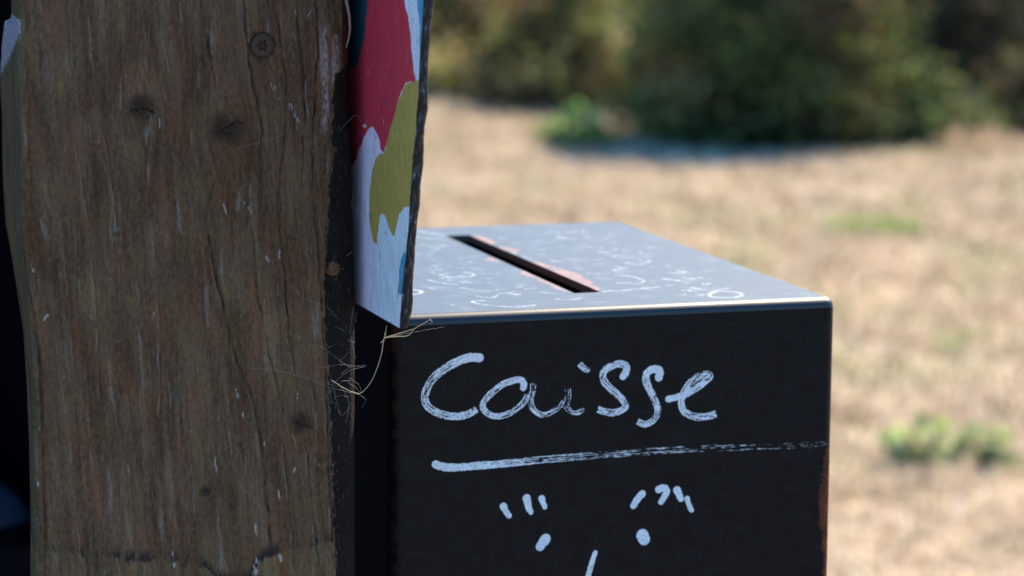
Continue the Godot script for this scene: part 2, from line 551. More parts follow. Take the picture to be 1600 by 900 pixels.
func wood_textures() -> Array:
	groove.resize(WT_W * WT_H)
	ridge.resize(WT_W * WT_H)
	var flecks := PackedFloat32Array()
	flecks.resize(WT_W * WT_H)
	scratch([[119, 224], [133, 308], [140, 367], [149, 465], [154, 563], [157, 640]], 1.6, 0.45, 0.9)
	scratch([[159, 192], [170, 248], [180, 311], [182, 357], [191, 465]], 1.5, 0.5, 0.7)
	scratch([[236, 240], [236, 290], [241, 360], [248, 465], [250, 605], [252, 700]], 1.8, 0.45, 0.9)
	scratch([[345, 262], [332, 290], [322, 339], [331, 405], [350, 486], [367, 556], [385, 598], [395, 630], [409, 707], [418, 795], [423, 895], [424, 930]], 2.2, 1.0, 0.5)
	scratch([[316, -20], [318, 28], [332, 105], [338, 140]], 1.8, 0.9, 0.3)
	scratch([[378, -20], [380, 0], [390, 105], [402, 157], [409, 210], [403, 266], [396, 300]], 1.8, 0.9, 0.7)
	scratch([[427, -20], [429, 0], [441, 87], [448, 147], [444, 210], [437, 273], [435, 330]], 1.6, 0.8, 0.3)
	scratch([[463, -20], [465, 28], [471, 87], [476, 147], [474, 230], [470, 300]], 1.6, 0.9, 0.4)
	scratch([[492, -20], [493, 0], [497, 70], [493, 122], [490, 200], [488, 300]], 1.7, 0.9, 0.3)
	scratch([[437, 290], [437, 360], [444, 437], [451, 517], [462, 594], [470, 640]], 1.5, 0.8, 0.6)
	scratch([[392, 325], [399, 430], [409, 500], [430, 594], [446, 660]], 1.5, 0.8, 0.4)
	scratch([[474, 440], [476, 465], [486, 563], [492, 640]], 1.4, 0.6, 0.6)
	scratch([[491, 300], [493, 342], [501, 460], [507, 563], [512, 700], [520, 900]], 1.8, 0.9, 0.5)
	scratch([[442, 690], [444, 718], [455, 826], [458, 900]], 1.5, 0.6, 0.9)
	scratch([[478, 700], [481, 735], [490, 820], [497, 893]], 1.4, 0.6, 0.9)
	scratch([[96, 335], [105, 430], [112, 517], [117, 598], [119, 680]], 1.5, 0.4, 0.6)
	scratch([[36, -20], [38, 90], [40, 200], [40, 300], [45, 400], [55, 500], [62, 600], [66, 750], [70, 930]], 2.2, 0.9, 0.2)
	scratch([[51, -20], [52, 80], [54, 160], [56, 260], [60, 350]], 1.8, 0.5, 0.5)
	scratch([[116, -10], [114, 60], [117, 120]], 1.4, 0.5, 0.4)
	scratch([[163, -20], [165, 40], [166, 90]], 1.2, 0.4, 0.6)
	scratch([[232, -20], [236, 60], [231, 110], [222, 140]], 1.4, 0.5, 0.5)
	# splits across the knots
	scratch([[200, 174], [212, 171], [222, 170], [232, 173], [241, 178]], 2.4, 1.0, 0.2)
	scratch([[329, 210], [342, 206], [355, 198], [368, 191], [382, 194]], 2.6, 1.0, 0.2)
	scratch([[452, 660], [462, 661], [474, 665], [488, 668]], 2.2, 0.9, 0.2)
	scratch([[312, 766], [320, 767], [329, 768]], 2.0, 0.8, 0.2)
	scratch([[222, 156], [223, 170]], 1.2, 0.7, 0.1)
	for f in [[454, 167, 8, 4, 0.2], [463, 184, 10, 3, 0.5], [437, 397, 9, 3, 0], [418, 405, 6, 3, 0.3], [57, 419, 8, 2, 0.2], [73, 496, 6, 4, -0.6], [240, 490, 9, 2, -0.4], [337, 725, 14, 1.5, 0.1],
			[436, 775, 12, 2, 0.1], [400, 828, 12, 3, 0.1], [400, 885, 16, 5, 0.0], [438, 872, 8, 4, 0.1], [58, 756, 5, 2, 0], [57, 815, 8, 2, 0.2], [386, 322, 14, 1.5, 0.7], [352, 328, 12, 2, 0.3], [483, 22, 7, 1.5, -0.6], [462, 20, 6, 1.5, 0.4],
			[249, 192, 9, 1.5, 0], [198, 118, 2, 2, 0], [427, 135, 7, 4, 0.3], [436, 155, 3, 2, 0], [270, 865, 8, 2, 0], [272, 882, 6, 3, 0], [413, 690, 9, 1.5, 0], [370, 615, 9, 2.5, 0.2], [380, 648, 6, 2, 0], [464, 620, 7, 2, -0.3], [460, 735, 6, 2, -0.4]]:
		fleck(f[0], f[1], f[2], f[3], f[4], flecks)
	var r := RandomNumberGenerator.new()
	r.seed = 77
	for k in 10:
		fleck(r.randf_range(40, 540), r.randf_range(-20, 920), r.randf_range(1.0, 4.0), r.randf_range(0.6, 1.1), r.randf_range(-0.3, 0.3), flecks)
	var knots: Array = []
	for k in [[219, 168, 30.0], [357, 203, 40.0], [471, 660, 25.0], [320, 768, 13.0], [182, 365, 8.0]]:
		var p := on_post(k[0], k[1])
		knots.append([p.x, p.y, k[2] / K])
	var fib := noise(51, 1.0, 2)
	var med := noise(52, 1.0, 3)
	var broad := noise(53, 1.0, 3)
	var hue := noise(54, 1.0, 3)
	var gry := noise(55, 1.0, 3)
	var spot := noise(56, 1.0, 2)
	var wig := noise(57, 1.0, 2)
	var lo_band := [[-50, 846], [90, 850], [150, 860], [178, 868], [250, 872], [310, 886], [330, 915], [380, 915], [400, 880], [440, 868], [520, 860], [560, 850]]
	var black_l := [[-60, 560], [90, 560], [118, 521], [150, 517], [225, 514], [232, 522], [270, 516], [290, 511], [340, 509], [470, 502], [560, 508], [640, 513], [760, 516], [960, 522]]
	var pale_a := [[-60, 0.0], [30, 0.0], [50, 0.7], [100, 1.0], [190, 1.0], [205, 0.3], [215, 0.0], [960, 0.0]]
	var y0 := on_post(300, 0).y
	var y_per := (on_post(300, 900).y - y0) / 900.0
	var x0 := on_post(0, 450).x
	var x_per := (on_post(600, 450).x - x0) / 600.0
	var col := PackedByteArray()
	col.resize(WT_W * WT_H * 3)
	var hgt := PackedByteArray()
	hgt.resize(WT_W * WT_H)
	var deep := Color(0.064, 0.034, 0.018)
	var warm := Color(0.172, 0.096, 0.052)
	var rust := Color(0.17, 0.060, 0.024)
	var ash := Color(0.165, 0.105, 0.062)
	var moss := Color(0.165, 0.108, 0.04)
	for jj in WT_H:
		var j := float(jj)
		var fy := (j - y0) / y_per
		var bl := lerp_table(black_l, fy)
		var pal := lerp_table(pale_a, fy)
		for i in WT_W:
			var o := jj * WT_W + i
			var fx := (i - x0) / x_per
			var g := (i - 0.075 * j) * K
			var knot_in := 0.0
			var ring := 0.0
			for k in knots:
				var dx: float = i - k[0]
				var dy: float = j - k[1]
				var rr: float = k[2]
				if absf(dx) > rr * 3.2 or absf(dy) > rr * 6.0: continue
				var e := exp(-(dx * dx) / (rr * rr * 2.0) - (dy * dy) / (rr * rr * 7.0))
				g -= e * dx * 0.95 * K
				var q := sqrt(dx * dx + dy * dy * 1.15) / rr + 0.22 * wig.get_noise_2d(i * 0.02, j * 0.02)
				if q < 1.6:
					var inside := smoothstep(1.5, 0.25, q)
					if inside > knot_in:
						knot_in = inside
						ring = q
			var jk := j * K
			var a := fib.get_noise_2d(g * 0.30, jk * 0.012)
			var a2 := fib.get_noise_2d(g * 0.85 + 300.0, jk * 0.05)
			var b := med.get_noise_2d(g * 0.055, jk * 0.0026)
			var c := broad.get_noise_2d(g * 0.012, jk * 0.0042)
			var h := hue.get_noise_2d(g * 0.016 + 90.0, jk * 0.005)
			var y := gry.get_noise_2d(g * 0.030, jk * 0.0034 + 40.0)
			var s := spot.get_noise_2d(i * K * 0.11, jk * 0.055)
			var v := clampf(0.46 + 0.26 * b + 0.16 * a + 0.24 * a2 + 0.40 * c + 0.26 * s, 0.0, 1.0)
			var rgb := deep.lerp(warm, v)
			rgb = rgb.lerp(rust * (0.55 + 0.9 * v), clampf(h * 1.2 - 0.1, 0.0, 0.3))
			rgb = rgb.lerp(moss * (0.45 + 0.9 * v), clampf(-h * 1.3 - 0.25, 0.0, 0.5))
			var greyness := smoothstep(0.08, 0.42, y + 0.25 * a + 0.15 * s)
			rgb = rgb.lerp(ash * (0.5 + 0.8 * v), greyness * 0.55)
			# bleached strips where the surface has lifted
			var lift := smoothstep(0.52, 0.62, gry.get_noise_2d(g * 0.05 + 500.0, jk * 0.006) + 0.35 * y)
			rgb = rgb.lerp(Color(0.26, 0.20, 0.14) * (0.7 + 0.5 * a2), lift * 0.7)
			var hh := 0.55 + 0.13 * a + 0.10 * a2 + 0.16 * b + 0.03 * s + lift * 0.06
			if knot_in > 0.0:
				var rn := 0.5 + 0.5 * sin(ring * 17.0 + 3.0 * s + 4.0 * b + 1.5 * a)
				var kc := Color(0.030, 0.020, 0.014).lerp(Color(0.085, 0.048, 0.027), rn * 0.35 + 0.3 * a2 + 0.35 * smoothstep(0.3, 1.1, ring))
				kc = kc.lerp(Color(0.20, 0.10, 0.035), 0.55 * smoothstep(0.7, 1.2, ring))
				rgb = rgb.lerp(kc, knot_in * 0.9)
				hh += knot_in * (0.05 + 0.04 * rn)
			# left side of the post: greyer, with lilac and pale blue paint at the top
			var side := smoothstep(4.0, -2.0, i - SIDE / A_SPAN * WT_W)
			if side > 0.0:
				rgb = rgb.lerp(Color(0.10, 0.075, 0.042) * (0.5 + 0.9 * v), side * 0.85)
				if fy < 52.0 + 70.0 * (1.0 - i / (SIDE / A_SPAN * WT_W)) + 14.0 * a and fy > 26.0:
					rgb = rgb.lerp(Color(0.36, 0.32, 0.34) * (0.75 + 0.6 * a2), side * 0.95)
			# below the tide line: paler wood, black stain along the line
			var band := 2000.0
			for k in range(1, lo_band.size() if fy > 780.0 else 0):
				if fx <= lo_band[k][0] or k == lo_band.size() - 1:
					band = lerpf(lo_band[k - 1][1], lo_band[k][1], clampf((fx - lo_band[k - 1][0]) / (lo_band[k][0] - lo_band[k - 1][0]), 0, 1))
					break
			var dband := fy - band + 5.0 * a + 4.0 * s + 6.0 * y
			if dband > -40.0:
				var stain := smoothstep(-24.0, -5.0, dband) * smoothstep(1.5, -1.0, dband) * smoothstep(-0.15, 0.35, b + 0.6 * c + 0.4 * s + (0.45 if fx > 310.0 and fx < 430.0 else 0.0))
				rgb = rgb.lerp(Color(0.017, 0.016, 0.017), stain * 0.85)
				var below := smoothstep(-1.5, 1.5, dband)
				rgb = rgb.lerp(Color(0.19, 0.13, 0.06).lerp(Color(0.20, 0.10, 0.04), smoothstep(0.0, 0.3, h)) * (0.45 + 0.85 * v), below * (0.12 + 0.38 * smoothstep(-0.3, 0.3, h + b)))
				hh += 0.03 * below
			# pinkish white paint left on the right of the board
			if pal > 0.0 and fx > 488.0:
				var pa := smoothstep(0.0, 3.0, fx - (496.0 + 4.0 * a + 5.0 * b)) * smoothstep(0.0, 2.0, (511.0 + 4.0 * a) - fx)
				var pb := smoothstep(0.0, 2.0, fx - (515.0 + 2.0 * a)) * smoothstep(0.0, 2.0, (528.0 + 3.0 * a) - fx) * (1.0 if fy > 55.0 and fy < 131.0 + 5.0 * a2 else 0.0)
				var pm := maxf(pa, pb) * pal * smoothstep(-0.45, -0.1, a2 + 0.6 * a + 0.4 * s)
				rgb = rgb.lerp(Color(0.36, 0.265, 0.25) * (0.8 + 0.35 * a2), pm * 0.85)
				hh += pm * 0.05
			# black paint over the worn right edge
			var bk := smoothstep(-1.2, 1.2, fx - (bl + 3.0 * a + 3.0 * s + 2.0 * a2))
			if bk > 0.0:
				var nick := smoothstep(0.58, 0.70, a * 0.6 + 0.6 * a2 + 0.5 * s)
				rgb = rgb.lerp(Color(0.0115, 0.0095, 0.0085).lerp(Color(0.09, 0.07, 0.05), nick), bk * 0.96)
				hh += bk * 0.06
			elif fx > 534.0 and fy < 125.0:
				rgb = rgb.lerp(Color(0.05, 0.022, 0.016), 0.8)
			rgb = rgb * (1.0 - 0.5 * groove[o])
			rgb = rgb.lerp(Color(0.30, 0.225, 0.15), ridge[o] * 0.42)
			rgb = rgb.lerp(Color(0.62, 0.58, 0.55), flecks[o] * 0.4 * smoothstep(-0.35, 0.1, s + a2))
			hh += 0.16 * ridge[o] - 0.5 * groove[o] + 0.08 * flecks[o]
			col[o * 3] = enc(rgb.r)
			col[o * 3 + 1] = enc(rgb.g)
			col[o * 3 + 2] = enc(rgb.b)
			hgt[o] = int(clampf(hh, 0.0, 1.0) * 255.0)
	return [texture_of(WT_W, WT_H, col), texture_of(WT_W, WT_H, hgt, Image.FORMAT_L8), hgt]

func post() -> void:
	post_left = edge_u(arris, 0.0, POST_W)
	var tex := wood_textures()
	var m := StandardMaterial3D.new()
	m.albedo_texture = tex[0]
	m.roughness = 0.85
	m.metallic_specular = 0.16
	m.heightmap_enabled = true
	m.heightmap_texture = tex[1]
	m.heightmap_scale = 0.15
	var heights: PackedByteArray = tex[2]
	var screw_at := hit(411, 71, "w", POST_W)
	var ys: Array = []
	var y := W_HI
	while y > W_LO - 1e-6:
		ys.append(y)
		y -= 0.00125
	var above: Array = []
	for k in range(1, 31): above.append(W_HI + 0.018 * k)
	above.reverse()
	y = W_LO
	var below: Array = []
	while y > -TOP - 0.30:
		y -= 0.018
		below.append(y)
	var all: Array = above + ys + below
	var rows: Array = []
	var uvs: Array = []
	var span := W_HI - W_LO
	for yy in all:
		var yc: float = clampf(yy, -0.15, 0.165)
		var ul := edge_u(arris, yc, POST_W)
		var ub := edge_u(outline, yc, POST_W + SIDE)
		var ur := edge_u(right_edge, yc, POST_W)
		var v: float = pingpong((W_HI - yy) / span, 1.0)
		var pts: Array = []   # [u, w, along]
		pts.append([PANEL_U - 0.0006, POST_W + SIDE, -0.02])
		for k in 4:
			pts.append([lerpf(-0.05, ub + 0.002, k / 3.0), POST_W + SIDE, -0.015 + 0.004 * k])
		for k in 8:
			var t := k / 7.0
			pts.append([lerpf(ub, ul - 0.0004, t), lerpf(POST_W + SIDE - 0.001, POST_W + 0.0015, t), SIDE * t * 0.985])
		var flat_to := ur - 0.009
		var n := 190
		for k in n + 1:
			var u := lerpf(ul + 0.0005, flat_to, k / float(n))
			var near := (u - ul) / (post_left + 0.014 - ul)
			pts.append([u, POST_W, SIDE + (0.014 * near if near < 1.0 else u - post_left)])
		var a0 := SIDE + flat_to - post_left
		for q in [[-0.0065, 0.0002, 0.0025], [-0.004, 0.0008, 0.005], [-0.0018, 0.0020, 0.0075], [0.0, 0.0042, 0.0104], [0.0017, 0.0078, 0.0144], [0.0030, 0.0125, 0.0193], [0.0045, 0.0190, 0.0260]]:
			pts.append([minf(ur + q[0], PANEL_U - 0.0010), POST_W + q[1], a0 + q[2]])
		pts.append([PANEL_U - 0.0008, POST_W + 0.029, a0 + 0.036])
		pts.append([PANEL_U - 0.0006, POST_W + SIDE, a0 + 0.046])
		var row := PackedVector3Array()
		var uv := PackedVector2Array()
		for k in pts.size():
			var q: Array = pts[k]
			var w: float = q[1]
			var al: float = q[2]
			if k > 12 and k < pts.size() - 2:
				var hx := clampi(int(al / A_SPAN * WT_W), 0, WT_W - 1)
				var hy := clampi(int(v * WT_H), 0, WT_H - 1)
				w -= (heights[hy * WT_W + hx] / 255.0 - 0.55) * 0.0013
				var ds := Vector2(q[0] - screw_at.x, yy - screw_at.y).length()
				w += 0.0022 * smoothstep(0.0062, 0.0050, ds)
			row.append(Vector3(q[0], TOP + yy, -w))
			uv.append(Vector2(al / A_SPAN, v))
		rows.append(row)
		uvs.append(uv)
	var t := thing("wooden_post", ORIGIN, YAW)
	tag(t, "weathered brown wooden post with knots, cracks and a screw", "post")
	var mesh := ArrayMesh.new()
	grid_surface(mesh, rows, uvs, m)
	# cap
	var cap := SurfaceTool.new()
	cap.begin(Mesh.PRIMITIVE_TRIANGLES)
	var first: PackedVector3Array = rows[0]
	for k in range(1, first.size() - 1):
		for p in [first[0], first[k + 1], first[k]]:
			cap.set_uv(Vector2(p.x * 4.0, p.z * 4.0))
			cap.add_vertex(p)
	cap.generate_normals()
	cap.commit(mesh)
	mesh.surface_set_material(1, m)
	part(t, "plank", mesh)
	screw(t, screw_at)
	# torn splinter curling off the right edge
	var sp := SurfaceTool.new()
	sp.begin(Mesh.PRIMITIVE_TRIANGLES)
	var path := PackedVector3Array()
	for p in [[540, -12], [542, 5], [546, 25], [547, 45], [545, 60], [541, 74]]:
		var q := hit(p[0], p[1], "w", POST_W - 0.001)
		path.append(Vector3(q.x, TOP + q.y, -q.z))
	add_tube(sp, path, 0.0009, 0.0003, 6)
	sp.generate_normals()
	part(t, "splinter", sp.commit(), paint(Color(0.27, 0.18, 0.13), 0.85, 0.2))

func screw(t: Node3D, at: Vector3) -> void:
	# countersunk head with a six-lobed recess
	var st := SurfaceTool.new()
	st.begin(Mesh.PRIMITIVE_TRIANGLES)
	var n := 48
	var c := Vector3(at.x, TOP + at.y, -(POST_W + 0.0006))
	var loops: Array = []
	for spec in [[0.0048, -0.0022, 0], [0.0050, -0.0003, 0], [0.0046, 0.0001, 0], [0.0030, 0.0002, 0], [0.0025, 0.0002, 1], [0.0024, 0.0, 1], [0.0021, -0.0020, 1], [0.0, -0.0024, 0]]:
		var loop := PackedVector3Array()
		for k in n:
			var a := TAU * k / n + 0.35
			var r: float = spec[0]
			if spec[2] == 1: r *= 0.80 + 0.22 * cos(6.0 * a)
			loop.append(c + Vector3(cos(a) * r, sin(a) * r, spec[1]))
		loops.append(loop)
	for l in loops.size() - 1:
		for k in n:
			var k2 := (k + 1) % n
			for p in [loops[l][k], loops[l + 1][k], loops[l + 1][k2], loops[l][k], loops[l + 1][k2], loops[l][k2]]:
				st.add_vertex(p)
	st.set_smooth_group(-1)
	st.generate_normals()
	var m := paint(Color(0.085, 0.05, 0.03), 0.75, 0.3)
	m.metallic = 0.15
	var o := part(t, "screw", st.commit(), m)
	o.set_meta("label", "dull brown countersunk screw with a star recess")

# ------------------------------------------------------------------ painted panel
func panel() -> void:
	var face_edge := [[-60, 666], [0, 662], [40, 660], [80, 657], [120, 655], [150, 654], [180, 651], [210, 650], [240, 646], [270, 644], [300, 642], [330, 640], [350, 639], [400, 634.5], [440, 630], [480, 627], [505, 625], [530, 625]]
	var far_edge := [[-60, 684], [0, 677], [40, 672], [60, 671], [80, 669], [100, 668], [150, 667], [170, 667], [200, 662], [230, 661], [260, 660], [290, 656], [320, 655], [345, 651], [400, 647], [440, 644], [470, 644], [490, 642], [513, 636], [530, 636]]
	var tw := 480
	var th := 960
	var w_lo := -0.145
	var w_hi := 0.035
	var y_lo := -0.01
	var y_hi := 0.31
	var to_tex := func(px: float, py: float) -> Vector2:
		var q := hit(px, py, "u", PANEL_U)
		return Vector2((q.z - w_lo) / (w_hi - w_lo) * tw, (y_hi - q.y) / (y_hi - y_lo) * th)
	var shapes := [
		[Color(0.03, 0.085, 0.115), [[500, -400], [577, -400], [575, 0], [572, 40], [566, 75], [558, 100], [500, 130]]],  # teal darkened in its colour for the shade beside the post
		[Color(0.66, 0.042, 0.066), [[577, -120], [628, -120], [632, 0], [638, 30], [642, 70], [646, 100], [650, 125], [648, 128], [640, 130], [634, 131], [628, 141], [622, 161], [616, 181], [611, 201], [606, 219], [600, 233], [596, 232], [594, 218], [588, 206], [581, 201], [575, 203], [568, 215], [563, 230], [558, 248], [500, 300], [500, 130], [558, 100], [566, 75], [572, 40], [575, 0]]],
		[Color(0.10, 0.36, 0.52), [[651, -160], [700, -160], [680, 0], [661, 75], [657, 80], [656, 40], [652, 0]]],
		[Color(0.50, 0.345, 0.075), [[660, 121], [655, 122], [650, 126], [641, 131], [635, 133], [629, 142], [622, 162], [614, 188], [606, 212], [603, 230], [597, 236], [590, 248], [582, 265], [577, 290], [577, 310], [578, 340], [580, 362], [584, 378], [589, 385], [590, 370], [592, 352], [595, 334], [598, 329], [601, 334], [605, 350], [609, 362], [613, 368], [617, 364], [620, 350], [624, 332], [634, 324], [650, 318], [660, 240]]],
		[Color(0.84, 0.70, 0.78), [[575, 203], [581, 201], [588, 206], [594, 218], [597, 232], [597, 236], [590, 248], [582, 265], [577, 290], [577, 340], [581, 366], [588, 388], [590, 400], [586, 430], [584, 460], [583, 530], [500, 530], [500, 300], [558, 248], [563, 230], [568, 215]]],
		[Color(0.085, 0.33, 0.46), [[650, 392], [632, 396], [627, 405], [624, 425], [624, 455], [627, 462], [633, 458], [650, 460]]]]
	var polys: Array = []
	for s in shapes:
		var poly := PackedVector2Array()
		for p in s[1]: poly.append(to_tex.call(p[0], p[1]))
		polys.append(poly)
	var wob := noise(61, 0.02, 3)
	var streak := noise(62, 1.0, 3)
	var chip := noise(63, 0.05, 3)
	var data := PackedByteArray()
	data.resize(tw * th * 3)
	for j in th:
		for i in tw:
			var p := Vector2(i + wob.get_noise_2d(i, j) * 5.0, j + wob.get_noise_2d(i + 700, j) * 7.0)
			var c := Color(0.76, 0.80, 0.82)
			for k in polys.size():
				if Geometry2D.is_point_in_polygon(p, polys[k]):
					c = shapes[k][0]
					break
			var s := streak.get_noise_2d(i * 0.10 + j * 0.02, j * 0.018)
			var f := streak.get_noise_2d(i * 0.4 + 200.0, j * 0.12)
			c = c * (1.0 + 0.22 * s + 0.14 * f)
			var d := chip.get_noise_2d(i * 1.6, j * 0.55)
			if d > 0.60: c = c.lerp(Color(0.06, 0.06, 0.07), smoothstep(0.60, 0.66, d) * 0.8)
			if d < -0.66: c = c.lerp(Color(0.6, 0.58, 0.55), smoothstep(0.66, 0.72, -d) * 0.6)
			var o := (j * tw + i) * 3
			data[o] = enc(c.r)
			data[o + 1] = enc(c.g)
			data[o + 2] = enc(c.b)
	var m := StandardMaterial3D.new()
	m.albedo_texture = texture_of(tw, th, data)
	m.roughness = 0.5
	m.metallic_specular = 0.5
	var ew := 64
	var eh := 1024
	var worn := noise(65, 0.05, 4)
	var ed := PackedByteArray()
	ed.resize(ew * eh * 3)
	for j in eh:
		for i in ew:
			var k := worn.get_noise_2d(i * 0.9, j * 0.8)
			var c := Color(0.012, 0.011, 0.012).lerp(Color(0.05, 0.05, 0.055), smoothstep(0.0, 0.4, k)).lerp(Color(0.42, 0.42, 0.42), smoothstep(0.56, 0.64, k))  # pale flecks: worn paint, and white glints put into the colour
			var o := (j * ew + i) * 3
			ed[o] = enc(c.r)
			ed[o + 1] = enc(c.g)
			ed[o + 2] = enc(c.b)
	var edge_m := paint(Color(1, 1, 1), 0.45, 0.35)
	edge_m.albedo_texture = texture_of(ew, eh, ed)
	var back_m := paint(Color(0.03, 0.03, 0.035), 0.6)
	var rough := noise(64, 170.0, 3)
	var y_bottom := hit(625, 513, "u", PANEL_U).y
	var rows_f: Array = []
	var uv_f: Array = []
	var rows_e: Array = []
	var uv_e: Array = []
	var rows_b: Array = []
	var uv_b: Array = []
	var y := y_hi - 0.012
	while true:
		var row_px := 450.0
		var near := Vector3.ZERO
		for k in 6:
			near = hit(lerp_table(face_edge, row_px), row_px, "u", PANEL_U)
			row_px += (near.y - y) * 3900.0
			row_px = clampf(row_px, -300.0, 530.0)
		var over := maxf(0.0, y - 0.145)
		var we := near.z - over * 0.10
		var dpx := lerp_table(far_edge, row_px) - lerp_table(face_edge, row_px)
		var thick := clampf(dpx * 0.00029 / cos(0.27), 0.003, 0.0072)
		var nk := rough.get_noise_1d(y * 1.0) * 0.0007
		we += nk
		var rf := PackedVector3Array()
		var uf := PackedVector2Array()
		for k in 13:
			var w := lerpf(0.030, we + 0.0005, k / 12.0)
			rf.append(Vector3(PANEL_U, TOP + y, -w))
			uf.append(Vector2((w - w_lo) / (w_hi - w_lo), (y_hi - y) / (y_hi - y_lo)))
		rows_f.append(rf)
		uv_f.append(uf)
		var re := PackedVector3Array()
		var ue := PackedVector2Array()
		for k in 11:
			var q := k / 10.0
			var bulge := 0.0011 * (1.0 - pow(absf(q * 2.0 - 1.0), 3.0))
			var jut := rough.get_noise_2d(q * 0.010 + 3.0, y) * 0.0004
			re.append(Vector3(PANEL_U + thick * q, TOP + y + rough.get_noise_2d(q * 0.02, y + 5.0) * 0.0002, -(we + 0.0005 - bulge - jut * (1.0 if k > 0 and k < 10 else 0.0))))
			ue.append(Vector2(q, (y_hi - y) / (y_hi - y_lo)))
		rows_e.append(re)
		uv_e.append(ue)
		var rb := PackedVector3Array()
		var ub := PackedVector2Array()
		for k in 3:
			rb.append(Vector3(PANEL_U + thick, TOP + y, -lerpf(we + 0.0005, 0.030, k / 2.0)))
			ub.append(Vector2(k, y))
		rows_b.append(rb)
		uv_b.append(ub)
		if y <= y_bottom: break
		y = maxf(y - 0.0008, y_bottom)
	var t := thing("painted_panel", ORIGIN + Vector3(0, 0, 0), YAW)
	tag(t, "board painted red, olive, lilac and pale blue with a black edge", "painted board")
	var mesh := ArrayMesh.new()
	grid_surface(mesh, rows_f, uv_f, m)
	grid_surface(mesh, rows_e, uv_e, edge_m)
	grid_surface(mesh, rows_b, uv_b, back_m)
	# underside, top and far end close the sheet
	var st := SurfaceTool.new()
	st.begin(Mesh.PRIMITIVE_TRIANGLES)
	for pick in [rows_f.size() - 1, 0]:
		var rf: PackedVector3Array = rows_f[pick]
		var rb: PackedVector3Array = rows_b[pick]
		for p in [rf[0], rf[12], rb[0], rf[0], rb[0], rb[2]]:
			st.add_vertex(p)
	var f0: PackedVector3Array = rows_f[0]
	var f1: PackedVector3Array = rows_f[-1]
	var b0: PackedVector3Array = rows_b[0]
	var b1: PackedVector3Array = rows_b[-1]
	for p in [f0[0], f1[0], b1[2], f0[0], b1[2], b0[2]]:
		st.add_vertex(p)
	st.generate_normals()
	st.commit(mesh)
	mesh.surface_set_material(3, back_m)
	part(t, "board", mesh)
	# snail shell sized drop of dried glue on the red paint
	var bead := SphereMesh.new()
	bead.radius = 0.0011
	bead.height = 0.0019
	bead.radial_segments = 14
	bead.rings = 8
	var o := part(t, "dried_bead", bead, paint(Color(0.38, 0.26, 0.22), 0.5))
	var q := hit(570.5, 196.5, "u", PANEL_U - 0.0006)
	o.position = Vector3(q.x, TOP + q.y, -q.z)

# ------------------------------------------------------------------ cash box
func stroke(mask: PackedFloat32Array, tw: int, th: int, pts: PackedVector2Array, r0: float, r1: float, dry: Array, seed_no: int, stretch := 1.0) -> void:
	# one pass of a paint marker: solid where wet, streaky along its run where dry (dry holds amounts along the stroke)
	var path := smooth_path(pts, 0.55)
	var n := noise(seed_no, 1.0, 2)
	var run := 0.0
	for i in path.size():
		var t := float(i) / maxf(1.0, path.size() - 1.0)
		var d := (path[mini(i + 1, path.size() - 1)] - path[maxi(i - 1, 0)]).normalized()
		var side := Vector2(-d.y, d.x)
		if i > 0: run += path[i].distance_to(path[i - 1])
		var r := lerpf(r0, r1, t) * (1.0 + 0.08 * n.get_noise_1d(run * 0.03))
		var ends := minf(run, 1e9)
		var pos := t * (dry.size() - 1)
		var k := mini(int(pos), dry.size() - 2)
		var dr: float = lerpf(dry[k], dry[k + 1], pos - k)
		var v := -r
		while v <= r:
			var q := path[i] + side * v
			var x := int(q.x)
			var y := int(q.y)
			if x >= 0 and y >= 0 and x < tw and y < th:
				var e := absf(v) / r
				var s := 0.5 + 0.55 * n.get_noise_2d(run * 0.035 / stretch, v * 0.30 * sqrt(stretch) + 40.0) + 0.36 * n.get_noise_2d(run * 0.22 / stretch, v * 0.5 + 90.0) + 0.22 * smoothstep(0.45, 0.95, e)
				var cov := smoothstep(dr - 0.10, dr + 0.10, s) * smoothstep(1.02, 0.88, e + 0.26 * absf(n.get_noise_2d(run * 0.16, 7.0 + signf(v) * 20.0)))
				mask[y * tw + x] = maxf(mask[y * tw + x], cov)
			v += 0.5
	# rounded wet ends
	for endp in [[path[0], r0, dry[0]], [path[-1], r1, dry[-1]]]:
		if endp[2] > 0.2: continue
		var rr: float = endp[1]
		for y in range(int(-rr) - 1, int(rr) + 2):
			for x in range(int(-rr) - 1, int(rr) + 2):
				var q := Vector2(x, y).length() / rr
				if q < 1.0:
					var xx := int(endp[0].x) + x
					var yy := int(endp[0].y) + y
					if xx >= 0 and yy >= 0 and xx < tw and yy < th:
						mask[yy * tw + xx] = maxf(mask[yy * tw + xx], smoothstep(1.0, 0.85, q))

